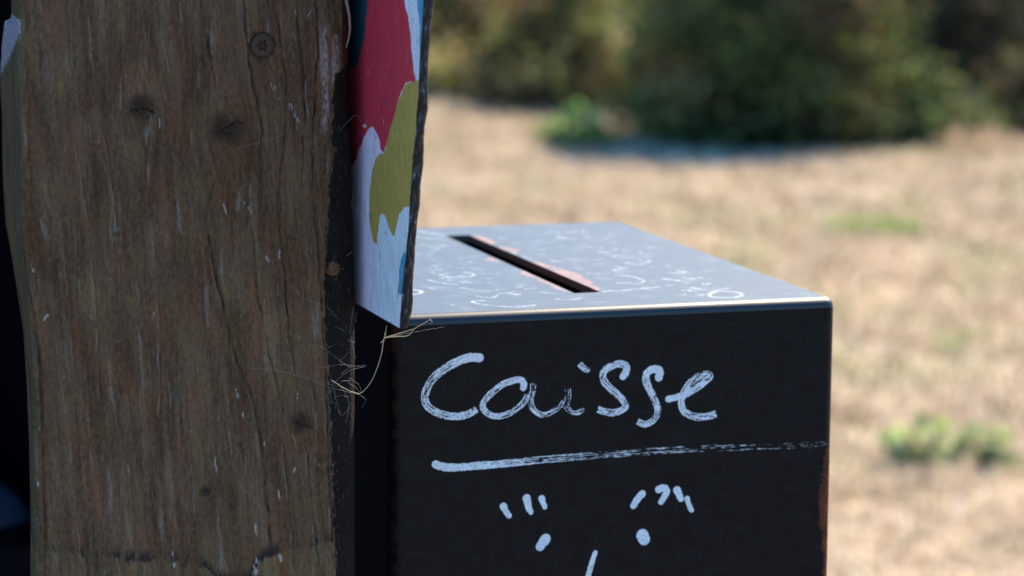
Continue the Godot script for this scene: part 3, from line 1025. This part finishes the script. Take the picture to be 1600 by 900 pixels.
func front_texture(tw: int, th: int) -> Array:
	var mask := PackedFloat32Array()
	mask.resize(tw * th)
	var per := tw / BOX_W
	var lay := func(pts: Array, ox: float, oy: float, s: float) -> PackedVector2Array:
		var out := PackedVector2Array()
		for p in pts:
			var q := hit(ox + p[0] * s, oy + p[1] * s, "w", 0.0)
			out.append(Vector2(q.x * per, -q.y * per))
		return out
	# [points, origin x, origin y, scale, radius at start, at end, dryness]
	var A := [640.0, 540.0, 0.1625]
	var B := [880.0, 540.0, 1.0 / 6.0]
	var C := [640.0, 680.0, 0.2444]
	var D := [960.0, 680.0, 0.2444]
	var list := [
		[[[672, 118], [600, 112], [520, 130], [420, 175], [320, 235], [230, 310], [172, 400], [147, 500], [165, 570], [220, 622], [300, 658], [400, 680], [500, 676], [580, 652], [645, 612]], A, 7.0, 5.6, [0.0, 0.18, 0.42, 0.46, 0.58, 0.52, 0.44, 0.46, 0.36, 0.5]],
		[[[1095, 405], [1098, 360], [1065, 328], [1000, 335], [900, 372], [800, 445], [730, 520], [702, 580], [725, 630], [790, 672], [860, 680], [960, 650], [1050, 590], [1110, 530], [1132, 470]], A, 5.4, 4.6, [0.0, 0.34, 0.48, 0.46, 0.5, 0.40, 0.52, 0.55, 0.6]],
		[[[1190, 365], [1178, 450], [1165, 540], [1190, 612], [1250, 660], [1310, 662], [1380, 630], [1450, 580], [1478, 535]], A, 4.8, 3.6, [0.70, 0.62, 0.56, 0.48, 0.54, 0.62, 0.72]],
		[[[45, 405], [45, 480], [30, 555], [60, 605], [130, 628], [200, 603]], B, 5.4, 3.6, [0.78, 0.78, 0.74, 0.62, 0.60, 0.66]],
		[[[155, 168], [190, 210], [245, 235]], B, 5.0, 4.0, [0.48, 0.52, 0.6]],
		[[[560, 290], [592, 240], [590, 192], [530, 170], [460, 190], [400, 222], [372, 270], [382, 330], [430, 390], [500, 450], [560, 510], [586, 560], [560, 598], [480, 628], [400, 622], [325, 597]], B, 5.8, 5.4, [0.0, 0.35, 0.42, 0.4, 0.45, 0.48, 0.46, 0.5, 0.45, 0.5, 0.42]],
		[[[895, 298], [908, 245], [870, 222], [820, 228], [782, 265], [776, 320], [800, 390], [840, 470], [870, 540], [888, 610], [870, 670], [820, 718], [760, 738], [698, 712]], B, 6.6, 4.8, [0.0, 0.0, 0.2, 0.4, 0.42, 0.5, 0.48, 0.5, 0.5, 0.3]],
		[[[985, 502], [1040, 490], [1100, 472], [1180, 440], [1260, 390], [1340, 330], [1378, 285], [1340, 268], [1250, 300], [1180, 360], [1130, 440], [1108, 520], [1122, 600], [1180, 648], [1270, 670], [1370, 660], [1432, 638]], B, 5.4, 5.8, [0.0, 0.2, 0.35, 0.42, 0.48, 0.55, 0.48, 0.42, 0.42, 0.46, 0.44, 0.5]],
		[[[165, 187], [220, 203], [300, 206], [420, 196], [560, 186], [700, 172], [850, 156], [1000, 144], [1200, 128], [1391, 117], [1550, 103], [1730, 92], [1910, 84], [2110, 79], [2410, 68], [2690, 58]], C, 6.4, 4.0, [0.0, 0.2, 0.5, 0.62, 0.68, 0.72, 0.74, 0.76, 0.80, 0.86, 0.92, 0.94, 0.90]],
		[[[600, 455], [615, 485], [637, 518]], C, 6.2, 4.2, [0.0, 0.15, 0.0]], [[[749, 405], [756, 440], [764, 472]], C, 6.8, 5.2, [0.0, 0.1, 0.0]], [[[774, 488], [776, 492]], C, 4.0, 4.0, [0.0, 0.0]],
		[[[845, 403], [852, 430], [866, 460]], C, 5.6, 4.0, [0.0, 0.2, 0.0]], [[[868, 665], [835, 712]], C, 8.6, 7.4, [0.0, 0.1]],
		[[[1186, 752], [1170, 800], [1145, 890], [1110, 1010], [1085, 1100]], C, 3.8, 6.4, [0.0, 0.25, 0.2, 0.3, 0.4]],
		[[[178, 375], [150, 405], [122, 452]], D, 6.0, 5.4, [0.0, 0.1, 0.0]], [[[282, 347], [315, 335], [335, 360], [318, 395], [300, 425]], D, 6.2, 5.0, [0.0, 0.0, 0.1, 0.2, 0.1]],
		[[[400, 350], [412, 375], [424, 408]], D, 6.4, 5.0, [0.0, 0.0, 0.1]], [[[464, 405], [475, 440], [492, 478]], D, 4.6, 4.2, [0.0, 0.3, 0.0]], [[[180, 640], [190, 668]], D, 10.2, 9.6, [0.0, 0.1]]]
	var no := 300
	for e in list:
		var o: Array = e[1]
		stroke(mask, tw, th, lay.call(e[0], o[0], o[1], o[2]), e[2] * 1.48 * tw / 1024.0, e[3] * 1.48 * tw / 1024.0, e[4], no, 5.0 if no == 308 else 1.0)
		no += 1
	# rust up the right corner and a thin line of it down the left
	var brush := noise(75, 1.0, 3)
	var rough := PackedByteArray()
	rough.resize(tw * th)
	var rust_tab := [[0, 30], [700, 28], [715, 16], [735, 4], [760, -4], [800, -5], [850, -3], [880, 4], [900, 6], [1000, 2], [1600, -4]]
	var n1 := noise(71, 0.02, 4)
	var n2 := noise(72, 0.15, 3)
	var data := PackedByteArray()
	data.resize(tw * th * 3)
	for j in th:
		var py := 497.0 + j / per * 3300.0
		var lim := lerp_table(rust_tab, py)
		for i in tw:
			var o := j * tw + i
			var a := n1.get_noise_2d(i, j)
			var b := n2.get_noise_2d(i, j)
			var c := Color(0.0080, 0.0066, 0.0060) * (1.0 + 0.45 * a + 0.15 * b + 0.18 * brush.get_noise_2d(i * 0.012, j * 0.25))
			if b > 0.50 and a > 0.05: c = c.lerp(Color(0.10, 0.10, 0.11), smoothstep(0.5, 0.62, b) * 0.22)
			var from_right := (tw - i) / per * 3300.0
			var ru := smoothstep(-1.5, 1.5, 17.0 - lim - from_right + 8.0 * a + 5.0 * b) if lim < 27.0 else 0.0
			if i < 11: ru = maxf(ru, smoothstep(-0.2, 0.2, a + 0.3 * b) * smoothstep(10.0, 4.0, i) * 0.22)
			c = c.lerp(Color(0.105, 0.032, 0.013) * (1.0 + 0.6 * b + 0.6 * a), ru)
			# dust, and faint wiped smears
			c = c.lerp(Color(0.09, 0.085, 0.08), smoothstep(0.30, 0.75, brush.get_noise_2d(i * 0.02 + 400.0, j * 0.05) + 0.5 * b) * 0.05)
			c = c.lerp(Color(0.80, 0.80, 0.79) * (0.92 + 0.16 * b + 0.1 * a), mask[o] * (0.93 + 0.12 * b))
			data[o * 3] = enc(c.r)
			data[o * 3 + 1] = enc(c.g)
			data[o * 3 + 2] = enc(c.b)
			rough[o] = int(255.0 * clampf(0.47 + 0.10 * a + 0.05 * b + 0.10 * brush.get_noise_2d(i * 0.01 + 50.0, j * 0.2) + 0.3 * mask[o] + 0.3 * ru, 0.2, 1.0))
	return [texture_of(tw, th, data), texture_of(tw, th, rough, Image.FORMAT_L8)]

func top_texture(tw: int, th: int) -> ImageTexture:
	var mask := PackedFloat32Array()
	mask.resize(tw * th)
	var pu := tw / BOX_W
	var pw := th / BOX_D
	var place := func(px: float, py: float) -> Vector2:
		var q := hit(px, py, "y", 0.0)
		return Vector2(q.x * pu, (BOX_D - q.z) * pw)
	var R := [850.0, 340.0, 0.2]
	var L := [640.0, 340.0, 0.2]
	# [points, origin, half width in photo px, dryness]
	var list := [
		[[[1290, 600], [1340, 580], [1420, 575], [1520, 585], [1548, 605], [1500, 620], [1400, 625], [1310, 618], [1290, 600]], R, 1.5, 0.2], [[[1148, 548], [1260, 565], [1370, 562], [1442, 550]], R, 1.3, 0.3], [[[500, 572], [600, 570], [750, 556], [905, 540]], R, 1.1, 0.2],
		[[[600, 450], [720, 468], [775, 498], [700, 515], [570, 508]], R, 1.4, 0.4], [[[930, 475], [990, 485], [1062, 494]], R, 1.6, 0.2], [[[1085, 468], [1175, 480]], R, 1.6, 0.35], [[[1040, 410], [1105, 425], [1050, 435], [975, 430]], R, 1.4, 0.35],
		[[[595, 320], [680, 314], [842, 304]], R, 1.5, 0.45], [[[640, 348], [690, 362], [760, 364], [832, 335]], R, 1.6, 0.4], [[[740, 272], [765, 276]], R, 1.6, 0.2], [[[1280, 514], [1305, 512]], R, 1.4, 0.2], [[[1210, 468], [1240, 467]], R, 1.2, 0.3], [[[950, 378], [990, 380]], R, 1.3, 0.3],
		[[[60, 105], [150, 118], [250, 108]], R, 2.2, 0.45], [[[100, 148], [170, 162], [245, 165]], R, 2.2, 0.4], [[[325, 158], [375, 158]], R, 2.4, 0.3], [[[360, 230], [420, 228], [470, 238]], R, 2.0, 0.5], [[[415, 265], [460, 270], [515, 272]], R, 2.0, 0.3], [[[540, 255], [575, 240]], R, 1.8, 0.5], [[[525, 190], [560, 192]], R, 1.8, 0.5],
		[[[40, 346], [150, 340]], R, 1.6, 0.45], [[[165, 320], [260, 328], [355, 322]], R, 1.7, 0.5], [[[530, 402], [600, 392], [560, 380]], R, 1.3, 0.55], [[[370, 368], [470, 362]], R, 1.3, 0.6], [[[260, 400], [330, 400]], R, 1.4, 0.45],
		[[[420, 425], [500, 442], [470, 460], [340, 466], [235, 450], [300, 435]], L, 1.4, 0.35], [[[140, 485], [260, 512], [380, 526]], L, 1.1, 0.35], [[[380, 490], [470, 505], [545, 500]], L, 1.3, 0.6], [[[400, 545], [500, 565], [620, 575], [740, 552]], L, 1.2, 0.5], [[[520, 610], [600, 625], [660, 620], [715, 590], [790, 592], [840, 605]], L, 1.0, 0.35],
		[[[590, 648], [490, 655], [560, 678], [680, 690], [830, 698], [930, 690], [985, 682]], L, 1.2, 0.3], [[[1130, 635], [1240, 642], [1345, 628]], L, 1.0, 0.3], [[[900, 556], [985, 550]], L, 1.3, 0.4], [[[1020, 578], [1100, 590], [1235, 572]], L, 1.1, 0.55], [[[20, 562], [80, 572], [90, 588], [20, 602]], L, 1.6, 0.15], [[[530, 435], [690, 440]], L, 1.5, 0.5],
		[[[60, 100], [160, 120], [270, 140]], L, 4.0, 0.5], [[[50, 150], [140, 160], [240, 165]], L, 3.0, 0.55], [[[80, 210], [150, 215]], L, 2.0, 0.5], [[[150, 230], [240, 242]], L, 2.2, 0.5], [[[50, 285], [190, 280]], L, 2.6, 0.55], [[[170, 330], [250, 330]], L, 2.0, 0.6], [[[200, 370], [380, 385]], L, 1.8, 0.62], [[[320, 682], [350, 680]], L, 1.0, 0.2]]
	var no := 400
	for e in list:
		var o: Array = e[1]
		var pts := PackedVector2Array()
		for p in e[0]: pts.append(place.call(o[0] + p[0] * o[2], o[1] + p[1] * o[2]))
		stroke(mask, tw, th, pts, e[2] * 2.3, e[2] * 2.0, [e[3] + 0.10, e[3] + 0.24, e[3] + 0.14], no)
		no += 1
	var rr := RandomNumberGenerator.new()
	rr.seed = 44
	for k in 120:
		var px := rr.randf_range(655, 1110)
		var py := rr.randf_range(360, 462)
		if px > 930.0 + (py - 350.0) * 2.4: continue
		var pts := PackedVector2Array()
		for q in 4: pts.append(place.call(px + q * rr.randf_range(2.0, 4.5), py + rr.randf_range(-1.3, 1.3)))
		stroke(mask, tw, th, pts, rr.randf_range(1.2, 2.4), 1.2, [0.52, 0.66, 0.58], 500 + k)
	# bare primer where paint has broken away along the slot
	var chips := [[[460, 143], [520, 140], [560, 147], [620, 165], [672, 190], [650, 214], [560, 192], [470, 160]], [[670, 230], [720, 226], [800, 238], [862, 250], [845, 268], [830, 284], [760, 262]], [[920, 338], [1000, 344], [1090, 372], [1180, 400], [1290, 428], [1352, 455], [1350, 472], [1432, 498], [1418, 522], [1495, 550], [1480, 580], [1400, 548], [1100, 415]],
		[[588, 328], [630, 308], [700, 338], [660, 336]], [[868, 436], [900, 410], [1040, 480], [1160, 535], [1290, 592], [1180, 566], [1040, 505], [950, 470]]]
	var polys: Array = []
	for c in chips:
		var poly := PackedVector2Array()
		for p in c: poly.append(place.call(640.0 + p[0] * 0.2, 340.0 + p[1] * 0.2))
		polys.append(poly)
	var n1 := noise(73, 0.012, 4)
	var n2 := noise(74, 0.12, 3)
	var data := PackedByteArray()
	data.resize(tw * th * 3)
	for j in th:
		for i in tw:
			var o := j * tw + i
			var a := n1.get_noise_2d(i, j)
			var b := n2.get_noise_2d(i, j)
			var c := Color(0.026, 0.027, 0.031) * (1.0 + 0.35 * a + 0.2 * b)
			c = c.lerp(Color(0.20, 0.22, 0.25), smoothstep(0.25, 0.6, a + 0.3 * b) * 0.16)
			c = c.lerp(Color(0.62, 0.66, 0.68), mask[o] * 0.5 * (0.8 + 0.6 * b))
			var u := i / pu
			if u > 0.085 and u < 0.125:
				var p := Vector2(i + 5.0 * b + 7.0 * a, j + 6.0 * b)
				for poly in polys:
					if Geometry2D.is_point_in_polygon(p, poly):
						c = Color(0.165, 0.075, 0.046) * (1.0 + 0.8 * b + 0.6 * a)
						break
			data[o * 3] = enc(c.r)
			data[o * 3 + 1] = enc(c.g)
			data[o * 3 + 2] = enc(c.b)
	return texture_of(tw, th, data)

func grain_bump(size: int, seed_no: int) -> ImageTexture:
	var n := noise(seed_no, 0.09, 3)
	n.noise_type = FastNoiseLite.TYPE_SIMPLEX
	var d := PackedByteArray()
	d.resize(size * size)
	for j in size:
		for i in size:
			d[j * size + i] = int(clampf(0.5 + 0.45 * n.get_noise_2d(i, j), 0, 1) * 255.0)
	return texture_of(size, size, d, Image.FORMAT_L8)

func cash_box() -> void:
	var t := thing("cash_box", ORIGIN, YAW)
	tag(t, "black painted cash box with handwritten lettering and a coin slot", "cash box")
	var r := 0.0045
	var fw := 832
	var fh := int(fw * BOX_H / BOX_W)
	var front := StandardMaterial3D.new()
	var looks := front_texture(fw, fh)
	front.albedo_texture = looks[0]
	front.roughness = 1.0
	front.roughness_texture = looks[1]
	front.roughness_texture_channel = BaseMaterial3D.TEXTURE_CHANNEL_RED
	front.metallic_specular = 0.24
	var top := StandardMaterial3D.new()
	top.albedo_texture = top_texture(768, 1050)
	top.roughness = 0.42
	top.metallic_specular = 0.7
	var bump := grain_bump(256, 81)
	var plain := paint(Color(0.0075, 0.0062, 0.0056), 0.5, 0.24)
	var rim := paint(Color(0.0075, 0.0062, 0.0056), 0.44, 0.55)
	rim.heightmap_enabled = true
	rim.heightmap_texture = bump
	rim.heightmap_scale = 0.004
	rim.uv1_triplanar = true
	rim.uv1_scale = Vector3(31, 31, 31)
	var mesh := ArrayMesh.new()
	var y1 := TOP
	var y0 := TOP - BOX_H
	# top face, four fields round the slot
	var s0 := 0.0982
	var s1 := 0.1112
	var d0 := 0.0434
	var d1 := 0.2494
	var us := [r, s0, s1, BOX_W - r]
	var ws := [r, d0, d1, BOX_D - r]
	var st := SurfaceTool.new()
	st.begin(Mesh.PRIMITIVE_TRIANGLES)
	for i in 3:
		for j in 3:
			if i == 1 and j == 1: continue
			var q := [Vector2(us[i], ws[j]), Vector2(us[i], ws[j + 1]), Vector2(us[i + 1], ws[j + 1]), Vector2(us[i], ws[j]), Vector2(us[i + 1], ws[j + 1]), Vector2(us[i + 1], ws[j])]
			for p in q:
				st.set_uv(Vector2(p.x / BOX_W, 1.0 - p.y / BOX_D))
				st.set_normal(Vector3.UP)
				st.add_vertex(Vector3(p.x, y1, -p.y))
	st.generate_tangents()
	st.commit(mesh)
	mesh.surface_set_material(0, top)
	# front face
	var rows: Array = []
	var uvs: Array = []
	for y in [y1 - r, y0]:
		rows.append(PackedVector3Array([Vector3(r, y, 0), Vector3(BOX_W - r, y, 0)]))
		uvs.append(PackedVector2Array([Vector2(r / BOX_W, (y1 - y) / BOX_H), Vector2(1.0 - r / BOX_W, (y1 - y) / BOX_H)]))
	grid_surface(mesh, rows, uvs, front)
	# front vertical corners share the front's paint
	for side in [0, 1]:
		rows = []
		uvs = []
		for y in [y1 - r, y0]:
			var row := PackedVector3Array()
			var uv := PackedVector2Array()
			for k in 9:
				var a := PI * 0.5 * k / 8.0
				var x := r - r * cos(a) if side == 0 else BOX_W - r + r * sin(a)
				var z := -r + r * sin(a) if side == 0 else -r + r * cos(a)
				row.append(Vector3(x, y, z))
				uv.append(Vector2(x / BOX_W, (y1 - y) / BOX_H))
			rows.append(row)
			uvs.append(uv)
		grid_surface(mesh, rows, uvs, front)
	# rounded rim round the top: strip of rings following the plan outline
	var plan: Array = []    # [centre x, centre z, dir x, dir z]
	for c in [[r, -r, PI * 0.5, PI], [r, -(BOX_D - r), PI, PI * 1.5], [BOX_W - r, -(BOX_D - r), PI * 1.5, TAU], [BOX_W - r, -r, TAU, TAU + PI * 0.5]]:
		for k in 7:
			var a := lerpf(c[2], c[3], k / 6.0)
			plan.append([c[0], c[1], cos(a), sin(a)])
	plan.append(plan[0])
	rows = []
	uvs = []
	for k in 9:
		var e := PI * 0.5 * k / 8.0
		var row := PackedVector3Array()
		var uv := PackedVector2Array()
		for p in plan:
			row.append(Vector3(p[0] + p[2] * r * sin(e), y1 - r + r * cos(e), p[1] + p[3] * r * sin(e)))
			uv.append(Vector2.ZERO)
		rows.append(row)
		uvs.append(uv)
	grid_surface(mesh, rows, uvs, rim, true)
	# sides, back and bottom
	var s2 := SurfaceTool.new()
	s2.begin(Mesh.PRIMITIVE_TRIANGLES)
	var ya := y1 - r
	var quads := [[Vector3(0, ya, -r), Vector3(0, y0, -r), Vector3(0, y0, -(BOX_D - r)), Vector3(0, ya, -(BOX_D - r))], [Vector3(BOX_W, ya, -(BOX_D - r)), Vector3(BOX_W, y0, -(BOX_D - r)), Vector3(BOX_W, y0, -r), Vector3(BOX_W, ya, -r)],
		[Vector3(BOX_W - r, ya, -BOX_D), Vector3(r, ya, -BOX_D), Vector3(r, y0, -BOX_D), Vector3(BOX_W - r, y0, -BOX_D)], [Vector3(0, y0, 0), Vector3(BOX_W, y0, 0), Vector3(BOX_W, y0, -BOX_D), Vector3(0, y0, -BOX_D)]]
	for q in quads:
		for k in [0, 2, 1, 0, 3, 2]: s2.add_vertex(q[k])
	for c in [[r, -(BOX_D - r), PI], [BOX_W - r, -(BOX_D - r), PI * 1.5]]:
		for k in 6:
			var a0: float = c[2] + PI * 0.5 * k / 6.0
			var a1: float = c[2] + PI * 0.5 * (k + 1) / 6.0
			var p0 := Vector3(c[0] + cos(a0) * r, ya, c[1] + sin(a0) * r)
			var p1 := Vector3(c[0] + cos(a1) * r, ya, c[1] + sin(a1) * r)
			var dn := Vector3(0, y0 - ya, 0)
			for p in [p0, p1 + dn, p0 + dn, p0, p1, p1 + dn]: s2.add_vertex(p)
	s2.generate_normals()
	s2.commit(mesh)
	mesh.surface_set_material(mesh.get_surface_count() - 1, plain)
	part(t, "body", mesh)
	# sheet thickness round the slot
	var s3 := SurfaceTool.new()
	s3.begin(Mesh.PRIMITIVE_TRIANGLES)
	var loop := [Vector3(s0, 0, -d0), Vector3(s1, 0, -d0), Vector3(s1, 0, -d1), Vector3(s0, 0, -d1)]
	for k in 4:
		var a: Vector3 = loop[k] + Vector3(0, y1, 0)
		var b: Vector3 = loop[(k + 1) % 4] + Vector3(0, y1, 0)
		var dn := Vector3(0, -0.0036, 0)
		for p in [a, b, b + dn, a, b + dn, a + dn]: s3.add_vertex(p)
	s3.generate_normals()
	part(t, "slot_rim", s3.commit(), paint(Color(0.15, 0.065, 0.038), 0.85))
	# timber foot that carries the box
	var s4 := SurfaceTool.new()
	s4.begin(Mesh.PRIMITIVE_TRIANGLES)
	add_box(s4, Vector3(0.06, -0.25, -0.20), Vector3(0.15, y0 - 0.001, -0.09))
	part(t, "foot_post", s4.commit(), paint(Color(0.09, 0.05, 0.03), 0.85))

# ------------------------------------------------------------------ cobweb, tendril, fluff
func strand_points(px: Array, plane_w: float, r: RandomNumberGenerator, shake := 0.0) -> PackedVector3Array:
	var flat := PackedVector2Array()
	for p in px: flat.append(Vector2(p[0], p[1]))
	var path := smooth_path(flat, 6.0)
	var out := PackedVector3Array()
	for p in path:
		var q := hit(p.x + r.randf_range(-shake, shake), p.y + r.randf_range(-shake, shake), "w", plane_w + r.randf_range(-shake, shake) * 0.0002)
		out.append(Vector3(q.x, TOP + q.y, -q.z))
	return out

func cobwebs() -> void:
	var r := RandomNumberGenerator.new()
	r.seed = 91
	var t := thing("dry_tendril", ORIGIN, YAW)
	tag(t, "thin dry plant tendril hanging below the painted panel", "tendril")
	var st := SurfaceTool.new()
	st.begin(Mesh.PRIMITIVE_TRIANGLES)
	for s in [[[595, 536], [601, 528], [604, 509]], [[601, 528], [620, 526], [639, 524], [647, 514], [660, 507], [672, 499]], [[604, 527], [630, 519], [647, 514]], [[602, 518], [598, 540], [594, 560], [583, 590], [566, 613], [552, 613], [533, 604], [518, 594]], [[672, 499], [676, 503], [672, 505]]]:
		add_tube(st, strand_points(s, -0.036, r, 0.3), 0.00021, 0.00013, 5)
	st.generate_normals()
	part(t, "stalk", st.commit(), paint(Color(0.42, 0.31, 0.20), 0.8))
	var web := thing("cobweb", ORIGIN, YAW)
	tag(web, "torn white cobweb stretched between the post and the black box", "cobweb")
	var sw := SurfaceTool.new()
	sw.begin(Mesh.PRIMITIVE_TRIANGLES)
	var lines := [[[455, 585], [490, 596], [518, 606], [560, 616]], [[390, 575], [430, 579], [480, 590], [530, 605]], [[440, 425], [470, 462], [510, 480], [530, 500]], [[500, 575], [530, 570], [560, 572], [572, 570]], [[520, 600], [545, 580], [572, 572]], [[560, 616], [572, 625], [566, 636]],
		[[545, 590], [560, 600], [566, 613]], [[602, 528], [640, 520], [694, 511]], [[518, 594], [524, 620], [533, 650]], [[533, 604], [545, 630], [540, 660]], [[552, 480], [548, 520], [556, 560]], [[530, 205], [555, 180], [565, 190]], [[370, 232], [430, 215], [445, 208]], [[556, 300], [549, 320], [558, 335], [552, 352]], [[500, 540], [520, 555], [548, 575]]]
	for l in lines: add_tube(sw, strand_points(l, POST_W - 0.003, r, 0.5), 0.000038, 0.00003, 4)
	for k in 18:
		var x := r.randf_range(512, 566)
		var y := r.randf_range(530, 650) if k % 2 == 0 else r.randf_range(300, 640)
		var a := r.randf() * TAU
		var len := r.randf_range(8, 26)
		add_tube(sw, strand_points([[x, y], [x + cos(a) * len * 0.5 + r.randf_range(-3, 3), y + sin(a) * len * 0.5], [x + cos(a) * len, y + sin(a) * len + r.randf_range(-5, 5)]], POST_W - r.randf_range(0.0002, 0.004), r, 0.6), r.randf_range(0.00003, 0.00007), 0.00003, 4)
	sw.generate_normals()
	part(web, "threads", sw.commit(), paint(Color(0.34, 0.32, 0.29), 0.8))
	var fl := thing("egg_sac", ORIGIN, YAW)
	tag(fl, "small rust brown tuft of fibres stuck to the black post edge", "spider egg sac")
	var sf := SurfaceTool.new()
	sf.begin(Mesh.PRIMITIVE_TRIANGLES)
	for k in 70:
		var a := r.randf() * TAU
		var q := r.randf() * 7.0
		var c := Vector2(521 + cos(a) * q, 420 + sin(a) * q * 1.1)
		var b := a + r.randf_range(-1.2, 1.2)
		var len := r.randf_range(4, 11)
		add_tube(sf, strand_points([[c.x, c.y], [c.x + cos(b) * len * 0.5, c.y + sin(b) * len * 0.6], [c.x + cos(b + 0.8) * len, c.y + sin(b + 0.8) * len]], POST_W - r.randf_range(0.0, 0.0022), r, 0.3), 0.00011, 0.00007, 4)
	sf.generate_normals()
	part(fl, "fibres", sf.commit(), paint(Color(0.26, 0.12, 0.045), 0.85))
